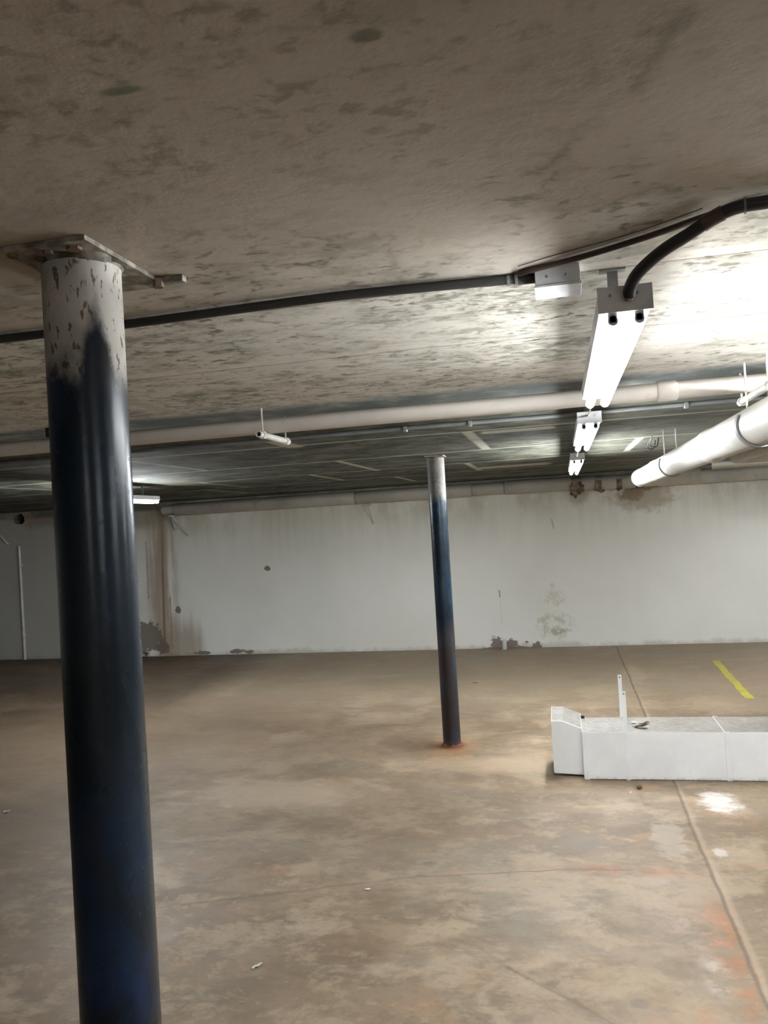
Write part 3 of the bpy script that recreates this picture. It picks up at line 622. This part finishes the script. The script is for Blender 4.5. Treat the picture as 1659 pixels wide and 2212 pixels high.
bp = empty('branch_pipe', (0, 0, 0), 'thinner pipe with an elbow emerging from under the big drain pipe at the right edge', 'pipe')
BXp, BZ = 1.02, 1.905
pts = [(BXp, 1.6, BZ), (BXp, 3, BZ), (BXp, 5.0, BZ)]
for k in range(1, 7):
    a = k/6*math.pi/2; pts.append((BXp+0.07*(1-math.cos(a)), 5.0+0.07*math.sin(a), BZ))
pts += [(1.6, 5.07, BZ), (2.6, 5.07, BZ), (3.6, 5.07, BZ)]
new_obj('pipe_run', SW(pts, 0.030, 18), 'lag', bp, True)
new_obj('support_rod', SW([(1.5, 5.07, BZ+0.02), (1.5, 5.07, HC-0.0005)], 0.004, 8), 'bar', bp)
new_obj('support_rod', SW([(1.02, 3.4, BZ+0.02), (1.02, 3.4, HC-0.0005)], 0.004, 8), 'bar', bp)
o = new_obj('upper_pipe', SW([(1.35, 7.6, 1.99), (2.2, 7.6, 1.99), (3.0, 7.6, 1.99)], 0.035, 16), 'lag', None, True); tag(o, 'second thin pipe at the right edge, just above and beyond the elbowed branch pipe', 'pipe')
o2 = new_obj('support_rod', SW([(1.6, 7.6, 2.01), (1.6, 7.6, HC-0.0005)], 0.005, 8), 'bar', o)

# ---------------------------------------------------------------- lagged pipe along the top of the far wall
WPZ, WPR = 2.000, 0.082; WPY = WY-0.095
wp = empty('wall_pipe', (0, 0, 0), 'long lagged beige pipe along the top of the far wall', 'pipe')
new_obj('pipe_core', SW([(x, WPY, WPZ) for x in (-5.28, -5.2, -3, -1, 1, 3, 5, 8.3)], 0.064, 24), 'lag', wp, True)
def sleeve(xa, xb, r_, z_=WPZ):
    new_obj('sleeve', SW([(xa, WPY, z_), (xa+0.006, WPY, z_), (xb-0.006, WPY, z_), (xb, WPY, z_)], [r_-0.005, r_, r_, r_-0.005], 28), 'lag', wp, True)
sleeve(-5.1, -2.57, 0.082, 1.997); sleeve(-2.55, -1.06, 0.084, 1.997); sleeve(-1.055, -0.66, 0.074, 2.000); sleeve(-0.65, 0.15, 0.086)
sleeve(0.27, 0.43, 0.085, 1.990); sleeve(0.50, 0.68, 0.087, 1.982); sleeve(0.74, 0.90, 0.086, 1.980); sleeve(1.15, 3.2, 0.088, 1.982); sleeve(3.2, 6.5, 0.086, 1.985)
def flap(x0, x1, z0, tip, seed):
    """torn lagging hanging in rags below the pipe: a curved shell with thickness and a ragged hem"""
    rg = random.Random(seed); bm = bmesh.new(); n = 14; rows = 4; F = []; B = []
    pk = rg.uniform(0.3, 0.7)
    hem = [max(0.004, tip*(1-abs(i/n-pk)/max(pk, 1-pk))**1.3*rg.uniform(0.55, 1.05)) for i in range(n+1)]
    for k in range(rows+1):
        a, b = [], []
        for i in range(n+1):
            x = x0+(x1-x0)*i/n+rg.uniform(-.004, .004); t = k/rows
            ang = math.radians(20-100*min(1, t*1.25)); zz = WPZ+0.086*math.sin(ang)-0.02; yy = WPY-0.086*math.cos(ang)
            if k == rows: zz = WPZ-0.105-hem[i]; yy = WPY-0.030+rg.uniform(-.012, .004)
            a.append(bm.verts.new((x, yy, zz))); b.append(bm.verts.new((x, yy+0.007, zz+0.002)))
        F.append(a); B.append(b)
    for k in range(rows):
        for i in range(n):
            bm.faces.new((F[k][i], F[k][i+1], F[k+1][i+1], F[k+1][i])); bm.faces.new((B[k][i], B[k+1][i], B[k+1][i+1], B[k][i+1]))
        for q in (0, n): bm.faces.new((F[k][q], F[k+1][q], B[k+1][q], B[k][q]))
    for i in range(n):
        bm.faces.new((F[0][i], F[0][i+1], B[0][i+1], B[0][i])); bm.faces.new((F[-1][i], F[-1][i+1], B[-1][i+1], B[-1][i]))
    new_obj('torn_lagging', bm, 'brick', wp, True)
flap(0.13, 0.30, 1.90, 0.10, 1); flap(0.42, 0.54, 1.89, 0.05, 2); flap(0.665, 0.745, 1.90, 0.03, 4); flap(0.85, 1.17, 1.90, 0.05, 5)
def bracket(x, label, s=1):
    t = empty('wall_bracket', (x, WPY, 0), label, 'bracket', 'brackets of the wall pipe'); t.location = (0, 0, 0)
    new_obj('arm', SW([(x, WY-0.185, 1.893), (x, WY+0.005, 1.893)], 0.010, 8), 'bar', t)
    new_obj('brace', SW([(x, WY-0.18, 1.888), (x+0.01*s, WY-0.03, 1.70), (x+0.01*s, WY+0.004, 1.66)], 0.0085, 8), 'bar', t, True)
    new_obj('foot', BX((x+0.01*s, WY-0.004, 1.665), (0.03, 0.012, 0.05), 0.003), 'bar', t)
bracket(-2.39, 'pale triangular bracket under the wall pipe, left of the far column')
def vbracket():
    t = empty('wall_bracket', (0, 0, 0), 'forked pale bracket beside the rust streak at the left end of the wall pipe', 'bracket', 'brackets of the wall pipe')
    new_obj('leg', SW([(-5.17, WY-0.06, 1.91), (-5.16, WY-0.01, 1.745), (-5.16, WY+0.004, 1.735)], 0.024, 8), 'bar', t, True)
    new_obj('brace', SW([(-5.14, WY-0.16, 1.93), (-4.99, WY-0.02, 1.66), (-4.985, WY+0.004, 1.65)], 0.015, 8), 'bar', t, True)
    new_obj('arm', BX((-5.14, WY-0.09, 1.915), (0.05, 0.19, 0.03), 0.004), 'bar', t)
vbracket()
t = empty('wall_bracket', (0, 0, 0), 'slanting pale bracket leg on the wall at the left edge, near the dark hole', 'bracket', 'brackets of the wall pipe')
new_obj('brace', SW([(-7.95, WY-0.14, 1.94), (-7.80, WY-0.02, 1.68), (-7.795, WY+0.004, 1.665)], 0.012, 8), 'bar', t, True)
new_obj('arm', BX((-7.95, WY-0.075, 1.945), (0.035, 0.16, 0.025), 0.004), 'bar', t)

# thin upright pipe on the far wall
t = empty('riser_pipe', (-7.6, WY, 0), 'thin white upright pipe standing against the far wall at the left edge', 'pipe'); t.location = (0, 0, 0)
new_obj('pipe_run', SW([(-7.60, WY-0.022, -0.002), (-7.60, WY-0.022, 0.8), (-7.605, WY-0.022, 1.625)], 0.019, 12), 'pvc', t, True)
for zz in (0.35, 1.35): new_obj('saddle', BX((-7.60, WY-0.010, zz), (0.07, 0.022, 0.02), 0.003), 'pvc', t)
# outlet stub at the foot of the wall
t = empty('outlet_pipe', (0, 0, 0), 'short white elbow pipe leaving the broken plaster and dropping into the floor', 'pipe')
pts = [(-0.775, WY+0.02, 0.085), (-0.775, WY-0.02, 0.085)]
for k in range(1, 7):
    a = k/6*math.pi/2; pts.append((-0.775, WY-0.02-0.045*math.sin(a), 0.085-0.045*(1-math.cos(a))))
pts.append((-0.775, WY-0.065, -0.004))
new_obj('elbow', SW(pts, 0.028, 16), 'pvc', t, True)
new_obj('socket', SW([(-0.775, WY-0.065, -0.002), (-0.775, WY-0.065, 0.018)], 0.034, 16), 'pvc', t, True)
t = empty('wall_valve', (0, 0, 0), 'small shiny valve low on the far wall, just right of the near column', 'valve')
new_obj('valve_body', SW([(-5.66, WY+0.01, 0.075), (-5.66, WY-0.09, 0.075)], 0.022, 12), 'shine', t, True)
new_obj('handle', BX((-5.62, WY-0.10, 0.085), (0.09, 0.02, 0.014), 0.004), 'pvc', t)
new_obj('spout', SW([(-5.66, WY-0.07, 0.07), (-5.66, WY-0.08, 0.02)], 0.016, 10), 'bolt', t, True)

# ---------------------------------------------------------------- floor duct
FY, BYd, DH = 5.062, 5.432, 0.286
fd = empty('floor_duct', (0, 0, 0), 'long white rectangular duct lying on the floor at the right with a raised end cap', 'duct')
new_obj('trunk', BX(((0.06+3.4)/2, (FY+BYd)/2, 0.003+DH/2), (3.4-0.06, BYd-FY, DH), 0.003), 'duct', fd)
# end cap: prism tapering up to the left
bm = bmesh.new()
prof = [(-0.135, 0.022), (0.05, 0.012), (0.05, 0.302), (-0.062, 0.348), (-0.135, 0.350)]
fr = [bm.verts.new((x, FY+0.045, z)) for x, z in prof]; bk = [bm.verts.new((x, BYd+0.02, z+(0.01 if z > .1 else 0))) for x, z in prof]
bm.faces.new(fr); bm.faces.new(bk[::-1])
for i in range(5): bm.faces.new((fr[i], fr[(i+1) % 5], bk[(i+1) % 5], bk[i]))
bmesh.ops.recalc_face_normals(bm, faces=bm.faces)
bmesh.ops.bevel(bm, geom=list(bm.edges), offset=0.003, segments=1, affect='EDGES')
new_obj('end_cap', bm, 'duct', fd)
for cx, wdt in ((0.063, 0.034), (0.885, 0.03), (1.9, 0.03)):
    pr = 0.006
    bm = bmesh.new(); y0, y1, z0, z1 = FY-pr, BYd+pr, 0.0, DH+0.003+pr
    box(bm, (cx, (y0+y1)/2, (z0+z1)/2), (wdt, y1-y0, z1-z0), 0.003); new_obj('flange', bm, 'duct', fd)
st = new_obj('support_strap', BX((0.309, FY-0.003, 0.270), (0.024, 0.006, 0.54), 0.001), 'duct', fd)
new_obj('support_strap', BX((0.313, BYd+0.004, 0.300), (0.024, 0.006, 0.53), 0.001), 'duct', fd)
for (px, py, pz) in ((0.309, FY-0.003, 0.525), (0.313, BYd+0.004, 0.55)):
    new_obj('strap_bolt', SW([(px, py-0.008, pz), (px, py+0.02, pz)], 0.006, 6), 'steel', fd)
o = new_obj('steel_clip', BX((0.060, BYd-0.05, 0.302), (0.028, 0.012, 0.02), 0.003), 'hole'); tag(o, 'tiny dark clip standing on top of the floor duct beside its end cap', 'clip')

# ---------------------------------------------------------------- yellow bay line
def worn_line():
    bm = bmesh.new(); rg = random.Random(5); n = 30; L = []; Rr = []
    for i in range(n+1):
        t = i/n; y = 7.2+(8.95-7.2)*t; xc = 1.455+(1.495-1.455)*t
        L.append(bm.verts.new((xc-0.035+rg.uniform(-.006, .006), y+(rg.uniform(-.02, .02)), 0.0015))); Rr.append(bm.verts.new((xc+0.035+rg.uniform(-.006, .006), y, 0.0015)))
    for i in range(n): bm.faces.new((L[i], L[i+1], Rr[i+1], Rr[i]))
    g = bmesh.ops.extrude_face_region(bm, geom=list(bm.faces)); bmesh.ops.translate(bm, vec=(0, 0, -0.0015), verts=[v for v in g['geom'] if isinstance(v, bmesh.types.BMVert)])
    return bm
o = new_obj('parking_line', worn_line(), 'yellow'); tag(o, 'short worn yellow bay line painted on the floor near the far wall, right', 'floor marking')

# ---------------------------------------------------------------- litter
def crumple(name, x, y, z, a, b, h, rot, mat, seed, label, cat, group):
    rg = random.Random(seed); bm = bmesh.new(); nx, ny = 6, 3; g = []
    for i in range(nx+1):
        row = []
        for j in range(ny+1):
            u_, v_ = i/nx-0.5, j/ny-0.5
            row.append(bm.verts.new((u_*a+rg.uniform(-.06, .06)*a, v_*b*(1-abs(u_)*0.8)+rg.uniform(-.08, .08)*b, abs(math.sin(u_*7+v_*4+seed))*h+0.0012)))
        g.append(row)
    for i in range(nx):
        for j in range(ny): bm.faces.new((g[i][j], g[i+1][j], g[i+1][j+1], g[i][j+1]))
    zmin = min(v.co.z for v in bm.verts)
    e = bmesh.ops.extrude_face_region(bm, geom=list(bm.faces)); vs = [v for v in e['geom'] if isinstance(v, bmesh.types.BMVert)]
    bmesh.ops.translate(bm, vec=(0, 0, 0.001), verts=vs)
    bmesh.ops.translate(bm, vec=(0, 0, -zmin), verts=bm.verts)
    bmesh.ops.rotate(bm, cent=(0, 0, 0), matrix=Matrix.Rotation(rot, 3, 'Z'), verts=bm.verts)
    o = new_obj(name, bm, mat, at=(x, y, z)); tag(o, label, cat, group); return o
P, L_ = 'paper scraps on the floor', 'dry litter'
crumple('paper_scrap', -1.219, 2.843, 0, 0.045, 0.012, 0.006, 0.9, 'paper', 1, 'curled white paper scrap on the floor right of the near column, lower left centre', 'paper scrap', P)
crumple('paper_scrap', -0.946, 3.499, 0, 0.028, 0.014, 0.004, 0.2, 'paper', 2, 'tiny white scrap on the floor above the thin crack, centre left', 'paper scrap', P)
crumple('paper_scrap', -2.395, 3.56, 0, 0.012, 0.014, 0.012, 1.2, 'paper', 3, 'tiny white scrap at the left edge of the near column', 'paper scrap', P)
crumple('paper_scrap', -3.437, 4.31, 0, 0.035, 0.025, 0.012, 0.5, 'paper', 4, 'small white scrap on the floor at the far left edge', 'paper scrap', P)
crumple('paper_scrap', -1.185, 2.62, 0, 0.008, 0.006, 0.003, 0.5, 'paper', 14, 'white crumb nearest the bottom centre of the floor', 'paper scrap', P)
crumple('plaster_crumb', 0.355, 4.90, 0, 0.030, 0.022, 0.015, 0.4, 'leaf', 5, 'small brown crumb on the floor in front of the duct', 'litter', L_)
crumple('plaster_crumb', 0.30, 4.83, 0, 0.018, 0.012, 0.006, 1.4, 'paper', 6, 'pale crumb on the floor just in front of the brown crumb', 'litter', L_)
crumple('dry_leaf', 0.42, 5.22, DH+0.003, 0.13, 0.022, 0.016, 0.9, 'leaf', 7, 'long dry brown leaf lying on the duct beside the white strap', 'leaf', L_)
crumple('dry_leaf', 0.40, 5.15, DH+0.003, 0.09, 0.02, 0.010, -0.5, 'leaf', 8, 'smaller dry leaf on the duct just in front of the long one', 'leaf', L_)
crumple('paper_scrap', 0.375, 5.27, DH+0.003, 0.03, 0.02, 0.012, 0.2, 'paper', 9, 'white scrap on the dusty top of the duct', 'paper scrap', P)
crumple('twig_scrap', -0.93, 8.0, 0, 0.05, 0.012, 0.006, 0.1, 'leaf', 10, 'small dark scrap on the open floor behind the far column', 'litter', L_)
